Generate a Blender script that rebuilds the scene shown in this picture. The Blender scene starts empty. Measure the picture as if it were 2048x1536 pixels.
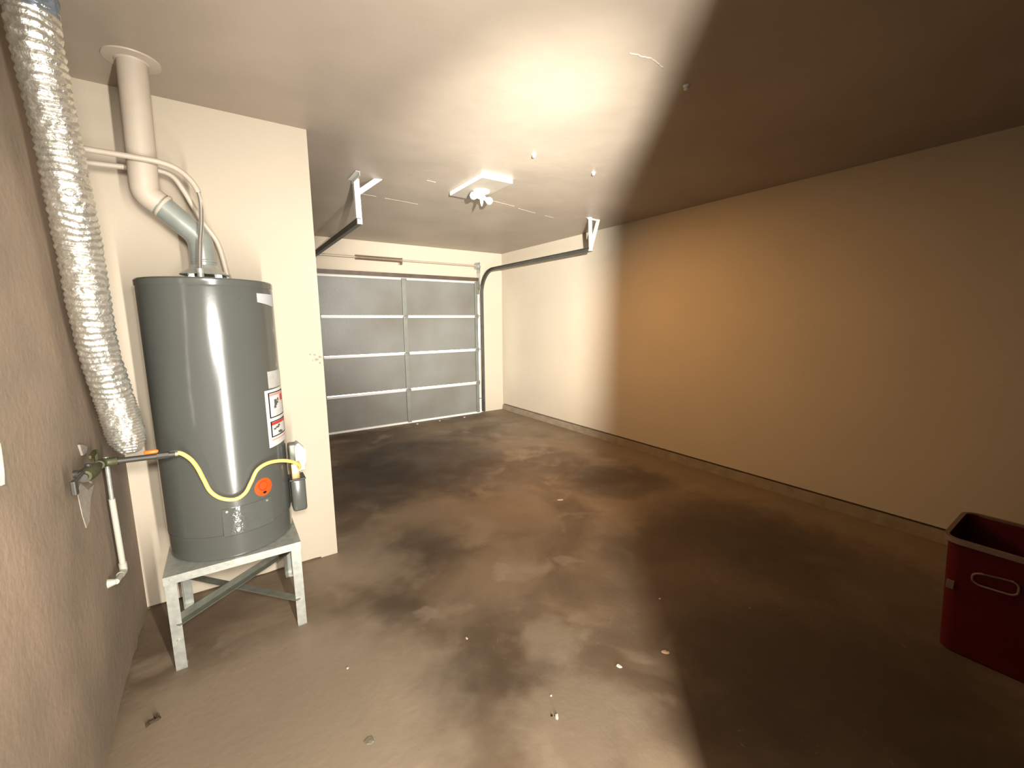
import bpy, bmesh, math, random
from mathutils import Vector, Matrix, noise
random.seed(7)
S = bpy.context.scene
C = S.collection

# ------------------------------------------------------------------ camera, world, lights, exposure
cam_d = bpy.data.cameras.new('camera'); cam = bpy.data.objects.new('camera', cam_d); C.objects.link(cam)
cam_d.sensor_width = 36.0; cam_d.lens = 36.0 * 843.77 / 2048.0; cam_d.clip_start = 0.02
F = Vector((0.55572931, 0.81804547, -0.14821117)); Rt = Vector((0.82650467, -0.56287676, -0.00773162)); U = Vector((0.08974944, 0.11820054, 0.98892551))
cam.matrix_world = Matrix(((Rt.x, U.x, -F.x, 0.0), (Rt.y, U.y, -F.y, 0.0), (Rt.z, U.z, -F.z, 1.5115), (0, 0, 0, 1)))
S.camera = cam

w = bpy.data.worlds.new('daylight'); S.world = w; w.use_nodes = True
bg = w.node_tree.nodes['Background']; bg.inputs[0].default_value = (1.0, 0.97, 0.9, 1); bg.inputs[1].default_value = 14.0

def area(name, loc, target, sx, sy, power, col, spread=math.pi):
    l = bpy.data.lights.new(name, 'AREA'); l.shape = 'RECTANGLE'; l.size = sx; l.size_y = sy; l.energy = power; l.color = col; l.spread = spread
    o = bpy.data.objects.new(name, l); C.objects.link(o); o.location = loc
    o.rotation_euler = (Vector(target) - Vector(loc)).to_track_quat('-Z', 'Y').to_euler(); return o
# added tall narrow lamp behind the camera, standing in for an unseen source
area('entry_light', (0.34, -0.31, 1.0), (0.94, 2.2, 1.0), 0.05, 1.9, 112.0, (1.0, 0.955, 0.88))
# added unseen spot that brightens the far end of the bay
sq = bpy.data.lights.new('entry_torch', 'SPOT'); sq.energy = 2900; sq.color = (1.0, 0.97, 0.90); sq.spot_size = math.radians(54); sq.spot_blend = 1.0; sq.shadow_soft_size = 0.02
sqo = bpy.data.objects.new('entry_torch', sq); C.objects.link(sqo); sqo.location = (0.34, -0.31, 1.75)
sqo.rotation_euler = (Vector((3.8, 6.0, 1.8)) - sqo.location).to_track_quat('-Z', 'Y').to_euler()
# added unseen fill spot softening the shadows around the water heater
sr = bpy.data.lights.new('heater_torch', 'SPOT'); sr.energy = 260; sr.color = (1.0, 0.955, 0.88); sr.spot_size = math.radians(64); sr.spot_blend = 1.0; sr.shadow_soft_size = 0.10
sro = bpy.data.objects.new('heater_torch', sr); C.objects.link(sro); sro.location = (0.02, -0.22, 1.75)
sro.rotation_euler = (Vector((0.0, 2.6, 1.2)) - sro.location).to_track_quat('-Z', 'Y').to_euler()
# added unseen spot making the bright patch on the ceiling
sp = bpy.data.lights.new('entry_spot', 'SPOT'); sp.energy = 250; sp.color = (1.0, 0.98, 0.96); sp.spot_size = math.radians(56); sp.spot_blend = 1.0; sp.shadow_soft_size = 0.05
so = bpy.data.objects.new('entry_spot', sp); C.objects.link(so); so.location = (0.37, -0.30, 0.7)
so.rotation_euler = (Vector((1.42, 2.35, 2.6)) - so.location).to_track_quat('-Z', 'Y').to_euler()

S.view_settings.view_transform = 'Standard'; S.view_settings.look = 'None'; S.view_settings.gamma = 1.0
S.view_settings.use_curve_mapping = False; S.view_settings.exposure = 0.55

# ------------------------------------------------------------------ materials
def srgb(r, g, b):
    f = lambda c: (c / 255 / 12.92) if c / 255 <= 0.04045 else ((c / 255 + 0.055) / 1.055) ** 2.4
    return (f(r), f(g), f(b), 1)
def mat(name, col, rough=0.6, metal=0.0, var=0.0, vscale=4.0, bump=0.0, bscale=60.0, col2=None, coat=0.0, aniso=0.0, spec=0.5):
    m = bpy.data.materials.new(name); m.use_nodes = True; nt = m.node_tree; b = nt.nodes['Principled BSDF']
    b.inputs['Roughness'].default_value = rough; b.inputs['Metallic'].default_value = metal
    b.inputs['Coat Weight'].default_value = coat; b.inputs['Specular IOR Level'].default_value = spec
    tc = nt.nodes.new('ShaderNodeTexCoord')
    n = nt.nodes.new('ShaderNodeTexNoise'); n.inputs['Scale'].default_value = vscale; n.inputs['Detail'].default_value = 6
    nt.links.new(tc.outputs['Object'], n.inputs['Vector'])
    r = nt.nodes.new('ShaderNodeMapRange'); r.inputs['From Min'].default_value = 0.3; r.inputs['From Max'].default_value = 0.7
    nt.links.new(n.outputs['Fac'], r.inputs['Value'])
    mx = nt.nodes.new('ShaderNodeMix'); mx.data_type = 'RGBA'
    c2 = col2 if col2 else tuple(c * (1 - var) for c in col[:3]) + (1,)
    mx.inputs['A'].default_value = c2; mx.inputs['B'].default_value = col
    nt.links.new(r.outputs['Result'], mx.inputs['Factor']); nt.links.new(mx.outputs['Result'], b.inputs['Base Color'])
    if bump > 0:
        n2 = nt.nodes.new('ShaderNodeTexNoise'); n2.inputs['Scale'].default_value = bscale; n2.inputs['Detail'].default_value = 4
        nt.links.new(tc.outputs['Object'], n2.inputs['Vector'])
        bp = nt.nodes.new('ShaderNodeBump'); bp.inputs['Strength'].default_value = bump; bp.inputs['Distance'].default_value = 0.01
        nt.links.new(n2.outputs['Fac'], bp.inputs['Height']); nt.links.new(bp.outputs['Normal'], b.inputs['Normal'])
    return m

WALLC = (0.44, 0.375, 0.285, 1)
M = {}
M['wall'] = mat('beige wall paint', WALLC, 0.75, var=0.05, vscale=2.0, bump=0.10, bscale=140)
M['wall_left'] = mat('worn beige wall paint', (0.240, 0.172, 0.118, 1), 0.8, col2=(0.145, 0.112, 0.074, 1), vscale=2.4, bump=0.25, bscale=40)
M['ceiling'] = mat('ceiling paint', (0.345, 0.285, 0.220, 1), 0.42, var=0.20, vscale=1.5, bump=0.35, bscale=5)
M['scar'] = mat('bare plaster', (0.30, 0.26, 0.21, 1), 0.9, var=0.25, vscale=60)
M['rear'] = mat('dark brown entry wall', (0.06, 0.045, 0.035, 1), 0.8)  # kept dark so the unseen walls bounce little light
M['smudge'] = mat('smudge on paint', (0.30, 0.26, 0.20, 1), 0.85, var=0.2, vscale=60)
M['curb'] = mat('painted concrete curb', (0.22, 0.17, 0.11, 1), 0.8, var=0.3, vscale=9, bump=0.3, bscale=50)
M['tank'] = mat('grey enamel', (0.068, 0.071, 0.062, 1), 0.20, var=0.08, vscale=3, coat=0.15, bump=0.02, bscale=25)
M['tank2'] = mat('grey enamel gloss', (0.072, 0.075, 0.066, 1), 0.10, var=0.06, vscale=8, bump=0.7, bscale=13)
M['groove'] = mat('dark seam', (0.03, 0.032, 0.028, 1), 0.6)
M['galv'] = mat('galvanised steel', (0.46, 0.47, 0.42, 1), 0.38, 0.55, var=0.25, vscale=35, bump=0.05, bscale=80)
M['galv_dark'] = mat('dull galvanised steel', (0.20, 0.20, 0.16, 1), 0.5, 0.45, var=0.3, vscale=20)
M['vent_grey'] = mat('grey painted vent pipe', (0.26, 0.28, 0.25, 1), 0.28, 0.3, var=0.15, vscale=12, bump=0.08, bscale=20)
M['chrome'] = mat('bright copper-nickel tube', (0.85, 0.83, 0.78, 1), 0.15, 0.9)
M['cream'] = mat('cream pipe paint', (0.42, 0.355, 0.28, 1), 0.5, var=0.08, vscale=10)
M['foil'] = mat('aluminium foil duct', (0.74, 0.73, 0.66, 1), 0.34, 0.92, var=0.15, vscale=14, bump=0.6, bscale=60)
M['foil_blue'] = mat('blue-grey foil tape', (0.30, 0.38, 0.48, 1), 0.30, 0.8, var=0.3, vscale=14, bump=0.5, bscale=40)
M['iron'] = mat('black iron pipe', (0.045, 0.04, 0.032, 1), 0.5, 0.2, var=0.3, vscale=20)
M['green_iron'] = mat('weathered brass valve', (0.065, 0.065, 0.025, 1), 0.6, 0.3, var=0.5, vscale=40)
M['yellow'] = mat('yellow coated gas hose', (0.80, 0.50, 0.13, 1), 0.4, var=0.08, vscale=20)
M['orange'] = mat('orange plastic', (0.60, 0.14, 0.015, 1), 0.5, var=0.1, vscale=30)
M['sticker'] = mat('orange sticker', (0.62, 0.055, 0.003, 1), 0.5, var=0.05, vscale=30)
M['sticker_dark'] = mat('dark orange print', (0.30, 0.02, 0.002, 1), 0.5)
M['white'] = mat('white paper', (0.52, 0.51, 0.49, 1), 0.5, var=0.03)
M['silver_label'] = mat('silver label', (0.50, 0.50, 0.46, 1), 0.35, 0.2, var=0.3, vscale=30, bump=0.2, bscale=30)
M['grey_tape'] = mat('pale grey tape', (0.40, 0.42, 0.42, 1), 0.4, var=0.05)
M['black'] = mat('black print', (0.008, 0.007, 0.007, 1), 0.8, spec=0.1)
M['red_print'] = mat('red print', (0.40, 0.03, 0.025, 1), 0.5)
M['pink_print'] = mat('soft red print', (0.62, 0.22, 0.18, 1), 0.5)
M['grey_print'] = mat('grey print', (0.42, 0.42, 0.41, 1), 0.5)
M['ink'] = mat('faded ink', (0.07, 0.07, 0.065, 1), 0.5)
M['white_pipe'] = mat('off-white plastic pipe', (0.40, 0.38, 0.31, 1), 0.5, var=0.1)
M['white_plastic'] = mat('white plastic', (0.50, 0.49, 0.45, 1), 0.35, var=0.03)
M['porcelain'] = mat('white porcelain', (0.60, 0.58, 0.54, 1), 0.25)
M['bulb'] = mat('frosted white bulb', (0.70, 0.70, 0.69, 1), 0.15, coat=0.5)
M['plate'] = mat('white painted board', (0.78, 0.74, 0.66, 1), 0.6, var=0.05)
M['underside'] = mat('tan board face', (0.33, 0.29, 0.23, 1), 0.7, var=0.1, vscale=12)
M['brass'] = mat('brass', (0.70, 0.48, 0.22, 1), 0.3, 0.9)
M['door'] = mat('grey garage door paint', (0.19, 0.19, 0.175, 1), 0.45, 0.0, col2=(0.115, 0.102, 0.080, 1), vscale=0.9, bump=0.1, bscale=50)
M['rail'] = mat('white edge paint', (0.50, 0.49, 0.45, 1), 0.4, var=0.08, vscale=10)
M['stile'] = mat('grey steel stile', (0.20, 0.20, 0.17, 1), 0.5, 0.3, var=0.2, vscale=8)
M['track'] = mat('dark steel track', (0.10, 0.095, 0.08, 1), 0.45, 0.5, var=0.3, vscale=8)
M['spring'] = mat('brown spring steel', (0.22, 0.16, 0.11, 1), 0.5, 0.4, var=0.2)
M['shaft'] = mat('tan shaft', (0.42, 0.34, 0.25, 1), 0.5, 0.3)
M['strut'] = mat('brown steel strut', (0.11, 0.08, 0.06, 1), 0.5, 0.4, var=0.4, vscale=6)
M['seal'] = mat('pale rubber seal', (0.66, 0.64, 0.58, 1), 0.6, var=0.1)
M['red'] = mat('red plastic', (0.075, 0.0008, 0.0006, 1), 0.6, spec=0.2, var=0.15, vscale=6)
M['rim'] = mat('pale worn rim', (0.16, 0.10, 0.08, 1), 0.6, var=0.2, vscale=20)
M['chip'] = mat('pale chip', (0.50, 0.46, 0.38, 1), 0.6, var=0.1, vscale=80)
M['chip_tan'] = mat('tan chip', (0.50, 0.31, 0.18, 1), 0.6, var=0.1, vscale=80)
M['disc'] = mat('grey-green dried spot', (0.17, 0.15, 0.10, 1), 0.6, var=0.3, vscale=60)
M['leaf'] = mat('dark brown dry leaf', (0.045, 0.022, 0.006, 1), 0.7, var=0.4, vscale=60)
M['outside'] = mat('pale driveway', (0.55, 0.52, 0.47, 1), 0.9)

def floor_mat():
    m = bpy.data.materials.new('stained concrete floor'); m.use_nodes = True; nt = m.node_tree; b = nt.nodes['Principled BSDF']; L = nt.links
    tc = nt.nodes.new('ShaderNodeTexCoord')
    def noi(sc, det=6, dist=0.0, off=(0, 0, 0)):
        mp = nt.nodes.new('ShaderNodeMapping'); mp.inputs['Location'].default_value = off
        L.new(tc.outputs['Object'], mp.inputs['Vector'])
        n = nt.nodes.new('ShaderNodeTexNoise'); n.inputs['Scale'].default_value = sc; n.inputs['Detail'].default_value = det; n.inputs['Distortion'].default_value = dist
        L.new(mp.outputs['Vector'], n.inputs['Vector']); return n.outputs['Fac']
    def rng(v, a, c, lo=0.0, hi=1.0):
        r = nt.nodes.new('ShaderNodeMapRange'); r.interpolation_type = 'SMOOTHSTEP'
        r.inputs['From Min'].default_value = a; r.inputs['From Max'].default_value = c; r.inputs['To Min'].default_value = lo; r.inputs['To Max'].default_value = hi
        L.new(v, r.inputs['Value']); return r.outputs['Result']
    def mix(f, A, B):
        x = nt.nodes.new('ShaderNodeMix'); x.data_type = 'RGBA'
        if isinstance(f, float): x.inputs['Factor'].default_value = f
        else: L.new(f, x.inputs['Factor'])
        for k, v in (('A', A), ('B', B)):
            if isinstance(v, tuple): x.inputs[k].default_value = v
            else: L.new(v, x.inputs[k])
        return x.outputs['Result']
    def math_(op, a, c):
        x = nt.nodes.new('ShaderNodeMath'); x.operation = op
        for i, v in enumerate((a, c)):
            if isinstance(v, float): x.inputs[i].default_value = v
            else: L.new(v, x.inputs[i])
        return x.outputs[0]
    warp = nt.nodes.new('ShaderNodeTexNoise'); warp.inputs['Scale'].default_value = 7.0; warp.inputs['Detail'].default_value = 5
    L.new(tc.outputs['Object'], warp.inputs['Vector'])
    wv = nt.nodes.new('ShaderNodeVectorMath'); wv.operation = 'MULTIPLY_ADD'; wv.inputs[1].default_value = (0.34, 0.34, 0.0); 
    L.new(warp.outputs['Color'], wv.inputs[0]); L.new(tc.outputs['Object'], wv.inputs[2])
    def blob(x, y, r, soft):
        d = nt.nodes.new('ShaderNodeVectorMath'); d.operation = 'DISTANCE'; d.inputs[1].default_value = (x + 0.17, y + 0.17, 0.0)
        L.new(wv.outputs[0], d.inputs[0])
        return rng(d.outputs['Value'], r, r + soft, 1.0, 0.0)
    c = mix(rng(noi(1.1, 6, 0.8), 0.40, 0.62), (0.100, 0.066, 0.038, 1), (0.175, 0.124, 0.076, 1))
    c = mix(rng(noi(3.2, 8, 0.6, (5, 2, 0)), 0.50, 0.72), c, (0.20, 0.148, 0.096, 1))
    # dark stains, the right-hand ones painting in shade; paler along the right wall
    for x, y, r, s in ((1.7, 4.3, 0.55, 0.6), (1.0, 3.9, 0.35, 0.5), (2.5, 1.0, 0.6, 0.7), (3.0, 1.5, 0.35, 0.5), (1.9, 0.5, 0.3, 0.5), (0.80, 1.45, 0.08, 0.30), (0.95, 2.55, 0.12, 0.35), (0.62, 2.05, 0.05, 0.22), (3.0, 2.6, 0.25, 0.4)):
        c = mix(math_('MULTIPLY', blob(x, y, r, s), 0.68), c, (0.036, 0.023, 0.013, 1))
    for x, y, r, s, k in ((1.27, 2.02, 0.05, 0.05, 0.55), (0.74, 1.92, 0.05, 0.04, 0.45), (1.17, 1.42, 0.05, 0.14, 0.5), (1.0, 1.02, 0.12, 0.25, 0.5), (0.05, 1.6, 0.40, 0.45, 0.75), (0.55, 2.75, 0.1, 0.35, 0.5), (0.7, 2.5, 0.08, 0.25, 0.4), (1.35, 1.95, 0.02, 0.14, 0.35), (1.7, 1.85, 0.02, 0.06, 0.4), (2.2, 2.9, 0.1, 0.5, 0.3)):  # pale marks; those near the heater paint in the lit floor
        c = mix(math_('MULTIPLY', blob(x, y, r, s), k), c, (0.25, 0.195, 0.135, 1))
    sx = nt.nodes.new('ShaderNodeSeparateXYZ'); L.new(wv.outputs[0], sx.inputs[0])
    c = mix(math_('MULTIPLY', rng(sx.outputs['X'], 3.45, 3.85), 0.7), c, (0.17, 0.125, 0.075, 1))
    spk = rng(noi(16.0, 8, 1.5, (1, 7, 0)), 0.66, 0.72)
    msk = rng(noi(2.2, 3, 0.0, (3, 1, 0)), 0.50, 0.62)
    c = mix(math_('MULTIPLY', math_('MULTIPLY', spk, msk), 0.45), c, (0.22, 0.185, 0.14, 1))
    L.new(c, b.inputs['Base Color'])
    L.new(rng(noi(2.5, 5, 0.3, (9, 4, 0)), 0.3, 0.7, 0.50, 0.78), b.inputs['Roughness'])
    bp = nt.nodes.new('ShaderNodeBump'); bp.inputs['Strength'].default_value = 0.25; bp.inputs['Distance'].default_value = 0.006
    L.new(noi(30.0, 6), bp.inputs['Height']); L.new(bp.outputs['Normal'], b.inputs['Normal'])
    return m
M['floor'] = floor_mat()

# ------------------------------------------------------------------ helpers
def box(bm, a, b, bev=0.0, mi=0):
    a = Vector(a); b = Vector(b); c = (a + b) / 2; d = b - a
    r = bmesh.ops.create_cube(bm, size=1.0, matrix=Matrix.Translation(c) @ Matrix.Diagonal((abs(d.x), abs(d.y), abs(d.z), 1)))
    vs = r['verts']; fs = set(f for v in vs for f in v.link_faces)
    for f in fs: f.material_index = mi
    if bev > 0:
        es = list(set(e for v in vs for e in v.link_edges))
        bmesh.ops.bevel(bm, geom=es, offset=bev, segments=3, profile=0.5, affect='EDGES')
    return bm
def prism(bm, prof, frm, to, ax, mi=0):
    """profile (list of 2-D points) extruded along axis ax from frm to to"""
    def P(u, v, t):
        return (t, u, v) if ax == 0 else (u, t, v) if ax == 1 else (u, v, t)
    A = [bm.verts.new(P(u, v, frm)) for u, v in prof]; B = [bm.verts.new(P(u, v, to)) for u, v in prof]
    n = len(prof)
    for i in range(n):
        bm.faces.new((A[i], A[(i + 1) % n], B[(i + 1) % n], B[i]))
    bm.faces.new(A[::-1]); bm.faces.new(B)
    bmesh.ops.recalc_face_normals(bm, faces=bm.faces[:]); return bm
def tube(bm, pts, rad, seg=16, caps=True, flat=None):
    pts = [Vector(p) for p in pts]; n = len(pts)
    if not hasattr(rad, '__len__'): rad = [rad] * n
    T = [((pts[min(i + 1, n - 1)] - pts[max(i - 1, 0)]).normalized()) for i in range(n)]
    up = Vector((0, 0, 1)) if abs(T[0].z) < 0.9 else Vector((1, 0, 0))
    N = (up - T[0] * up.dot(T[0])).normalized(); rings = []
    for i in range(n):
        N = (N - T[i] * N.dot(T[i])).normalized(); B = T[i].cross(N)
        rings.append([bm.verts.new(pts[i] + (N * math.cos(2 * math.pi * k / seg) + B * math.sin(2 * math.pi * k / seg)) * rad[i]) for k in range(seg)])
    for i in range(n - 1):
        for k in range(seg):
            bm.faces.new((rings[i][k], rings[i][(k + 1) % seg], rings[i + 1][(k + 1) % seg], rings[i + 1][k]))
    if caps:
        bm.faces.new(rings[0][::-1]); bm.faces.new(rings[-1])
    bmesh.ops.recalc_face_normals(bm, faces=bm.faces[:]); return bm
def smooth_path(pts, sub=8):
    pts = [Vector(p) for p in pts]; out = []
    for i in range(len(pts) - 1):
        p0 = pts[max(i - 1, 0)]; p1 = pts[i]; p2 = pts[i + 1]; p3 = pts[min(i + 2, len(pts) - 1)]
        for k in range(sub):
            t = k / sub
            out.append(0.5 * ((2 * p1) + (p2 - p0) * t + (2 * p0 - 5 * p1 + 4 * p2 - p3) * t * t + (3 * p1 - p0 - 3 * p2 + p3) * t ** 3))
    out.append(pts[-1]); return out
def fillet_path(pts, r, sub=8):
    pts = [Vector(p) for p in pts]; out = [pts[0]]
    for i in range(1, len(pts) - 1):
        a = (pts[i - 1] - pts[i]); b = (pts[i + 1] - pts[i]); rr = min(r, a.length * 0.49, b.length * 0.49)
        p1 = pts[i] + a.normalized() * rr; p2 = pts[i] + b.normalized() * rr
        for k in range(sub + 1):
            t = k / sub; out.append(p1 * (1 - t) ** 2 + pts[i] * 2 * t * (1 - t) + p2 * t * t)
    out.append(pts[-1]); return out
def lathe(bm, prof, cx, cy, seg=48, a0=0.0, a1=2 * math.pi):
    full = abs(a1 - a0 - 2 * math.pi) < 1e-6; n = seg if full else seg + 1; rings = []
    for r, z in prof:
        rings.append([bm.verts.new((cx + r * math.sin(a0 + (a1 - a0) * k / seg), cy - r * math.cos(a0 + (a1 - a0) * k / seg), z)) for k in range(n)])
    for i in range(len(prof) - 1):
        for k in range(seg):
            bm.faces.new((rings[i][k], rings[i][(k + 1) % n], rings[i + 1][(k + 1) % n], rings[i + 1][k]))
    if full:
        bm.faces.new(rings[0][::-1]); bm.faces.new(rings[-1])
    bmesh.ops.recalc_face_normals(bm, faces=bm.faces[:]); return bm

def world_loc(o):
    v = Vector((0, 0, 0))
    while o: v += Vector(o.location); o = o.parent
    return v
def obj(name, bm, ms, parent=None, smooth=None, loc=None):
    """link a bmesh given in world coordinates as ONE mesh object; loc = origin when top-level"""
    me = bpy.data.meshes.new(name)
    org = world_loc(parent) if parent else Vector(loc or (0, 0, 0))
    bmesh.ops.translate(bm, verts=bm.verts[:], vec=-org)
    bm.to_mesh(me); bm.free()
    for m in (ms if isinstance(ms, (list, tuple)) else [ms]): me.materials.append(m)
    o = bpy.data.objects.new(name, me); C.objects.link(o)
    if parent: o.parent = parent
    else: o.location = org
    if smooth is not None:
        for p in me.polygons: p.use_smooth = True
        me.set_sharp_from_angle(angle=math.radians(smooth))
    return o
def tag(o, label, cat, group=None):
    o['label'] = label; o['category'] = cat
    if group: o['group'] = group
    return o
def thing(name, label, cat, loc, group=None):
    o = bpy.data.objects.new(name, None); C.objects.link(o); o.location = loc; o.empty_display_size = 0.1
    return tag(o, label, cat, group)
def struct(name, bm, m, label=None, smooth=None):
    o = obj(name, bm, m, smooth=smooth); o['kind'] = 'structure'
    if label: o['label'] = label
    return o
NB = bmesh.new

# ------------------------------------------------------------------ the room shell
XL, XR, YB, YP, XE, H, YR = -0.465, 3.909, 6.033, 2.805, 0.498, 2.6, -0.60
ODX0, ODX1, ODZ = 1.00, 3.468, 2.10          # opening behind the garage door

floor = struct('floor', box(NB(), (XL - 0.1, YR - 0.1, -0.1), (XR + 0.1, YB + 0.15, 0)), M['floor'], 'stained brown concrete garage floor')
bm = NB()
for i in range(1):
    box(bm, (XL - 0.1, YR - 0.1, H), (XR + 0.1, YB + 0.12, H + 0.1))
ceiling = struct('ceiling', bm, M['ceiling'], 'smooth beige painted ceiling')

def ragged_wall(u0, u1, zt, step, amp, seed):
    """outline (u, z) of a plaster sheet with a broken bottom edge"""
    rnd = random.Random(seed); pts = [(u0, zt), (u0, 0.012)]; u = u0 + step
    while u < u1 - step * 0.5:
        pts.append((u, 0.006 + amp * rnd.random() ** 2)); u += step * (0.5 + rnd.random())
    pts += [(u1, 0.006), (u1, zt)]; return pts
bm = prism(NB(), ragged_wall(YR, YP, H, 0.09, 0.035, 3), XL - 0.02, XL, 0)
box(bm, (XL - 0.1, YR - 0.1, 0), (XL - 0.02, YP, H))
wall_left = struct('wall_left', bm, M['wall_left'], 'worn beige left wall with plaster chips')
bm = prism(NB(), ragged_wall(XL, XE, H, 0.11, 0.010, 5), YP, YP + 0.02, 1)
box(bm, (XL - 0.1, YP + 0.02, 0), (XE - 0.02, YP + 0.12, H))
wall_front = struct('wall_front', bm, M['wall'], 'cream partition wall behind the water heater')
wall_side = struct('wall_side', box(NB(), (XE - 0.1, YP + 0.001, 0), (XE, YB + 0.1, H)), M['wall'], 'side wall of the bay beyond the partition corner')
wall_rear = struct('wall_rear', box(NB(), (XL - 0.1, YR - 0.1, 0), (XR + 0.1, YR, H)), M['rear'], 'wall behind the viewer')
light_fin = struct('trim_1', box(NB(), (0.60, YR, 0), (0.66, -0.01, H)), M['rear'], 'end of the short entry wall')  # added out of view to cut the lamps off the near right wall
wall_right = struct('wall_right', box(NB(), (XR, YR - 0.1, 0.10), (XR + 0.1, YB + 0.1, H)), M['wall'], 'long blank beige right wall')
# curb under the right wall: concrete, set back under the drywall edge
bm = NB(); prism(bm, [(XR + 0.1, 0), (XR - 0.018, 0), (XR - 0.006, 0.083), (XR + 0.03, 0.083), (XR + 0.03, 0.10), (XR + 0.1, 0.10)], YR, YB, 1)
baseboard_right = struct('baseboard_right', bm, M['curb'], 'low concrete curb under the right wall')
bm = NB()
box(bm, (XE - 0.1, YB, 0), (ODX0, YB + 0.1, H)); box(bm, (ODX1, YB, 0), (XR + 0.1, YB + 0.1, H)); box(bm, (ODX0, YB, ODZ), (ODX1, YB + 0.1, H))
wall_back = struct('wall_back', bm, M['wall'], 'cream wall around the garage door')
bm = box(NB(), (-3, YB + 0.15, -0.12), (8, YB + 6, -0.02)); struct('ground', bm, M['outside'], 'pale driveway outside the garage door')

# ceiling seam, scratches
def strip(x0, y0, x1, y1, wd, th, z, n, seed, down=True):
    rnd = random.Random(seed); b = NB(); pts = []
    d = Vector((x1 - x0, y1 - y0, 0)); nn = Vector((-d.y, d.x, 0)).normalized(); top = []; bot = []
    for i in range(n + 1):
        t = i / n; p = Vector((x0, y0, z)) + d * t + nn * rnd.uniform(-wd, wd) * 0.5; ww = wd * (0.35 + 0.65 * rnd.random()) * math.sin(math.pi * (0.06 + 0.88 * t))
        bot.append([b.verts.new(p + nn * ww), b.verts.new(p - nn * ww), b.verts.new(p - Vector((0, 0, th)))])
    for i in range(n):
        A, B = bot[i], bot[i + 1]
        b.faces.new((A[0], A[2], B[2], B[0])); b.faces.new((A[2], A[1], B[1], B[2])); b.faces.new((A[1], A[0], B[0], B[1]))
    bmesh.ops.recalc_face_normals(b, faces=b.faces[:]); return b
for k, a in enumerate([(1.30, 3.90, 1.62, 3.93, 0.008), (1.05, 3.88, 1.22, 3.89, 0.004), (2.10, 3.45, 2.42, 3.50, 0.007), (2.5, 3.55, 2.75, 3.60, 0.006), (2.9, 3.63, 3.05, 3.66, 0.004), (1.49, 1.31, 1.60, 1.285, 0.006), (1.60, 1.285, 1.70, 1.30, 0.004), (1.42, 3.25, 1.50, 3.26, 0.005)]):
    obj('paint_ridge' if k != 5 else 'scratch', strip(a[0], a[1], a[2], a[3], a[4], 0.003, H, 9, k), M['scar'], ceiling)

# plaster scars on the left wall (parts of the wall)
def patch_x(ys, x, th):            # polygon on a wall of constant x
    b = NB(); A = [b.verts.new((x + th, y, z)) for y, z in ys]; B = [b.verts.new((x - 0.002, y, z)) for y, z in ys]; n = len(ys)
    b.faces.new(A); b.faces.new(B[::-1])
    for i in range(n): b.faces.new((A[i], A[(i + 1) % n], B[(i + 1) % n], B[i]))
    bmesh.ops.recalc_face_normals(b, faces=b.faces[:]); return b
obj('plaster_scar', patch_x([(1.99, 0.93), (2.04, 0.955), (2.11, 0.905), (2.20, 0.90), (2.12, 0.865), (2.07, 0.80), (2.02, 0.795), (2.00, 0.85)], XL, 0.002), M['scar'], wall_left)['label'] = 'broken patch of pale bare plaster'
obj('plaster_scar', patch_x([(2.03, 0.985), (2.07, 0.975), (2.16, 0.915), (2.15, 0.930), (2.08, 0.99)], XL, 0.006), M['scar'], wall_left)
obj('plaster_scar', patch_x([(2.08, 1.085), (2.12, 1.075), (2.17, 1.055), (2.15, 1.035), (2.10, 1.04)], XL, 0.006), M['scar'], wall_left)
# smudges on the partition edge
rs = random.Random(4)
for k, (x, z, r) in enumerate([(0.452, 1.315, 0.008), (0.462, 1.285, 0.011), (0.480, 1.30, 0.010), (0.478, 1.265, 0.008), (0.425, 1.32, 0.006), (0.44, 1.28, 0.005)]):
    b = NB(); vs = [b.verts.new((x + r * (0.6 + 0.6 * rs.random()) * math.cos(a * 0.7854), YP - 0.0004, z + r * (0.5 + 0.6 * rs.random()) * math.sin(a * 0.7854))) for a in range(8)]
    f = b.faces.new(vs); ex = bmesh.ops.extrude_face_region(b, geom=[f]); bmesh.ops.translate(b, verts=[v for v in ex['geom'] if isinstance(v, bmesh.types.BMVert)], vec=(0, 0.002, 0)); bmesh.ops.recalc_face_normals(b, faces=b.faces[:])
    obj('scuff_mark', b, M['smudge'], wall_front)

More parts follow.
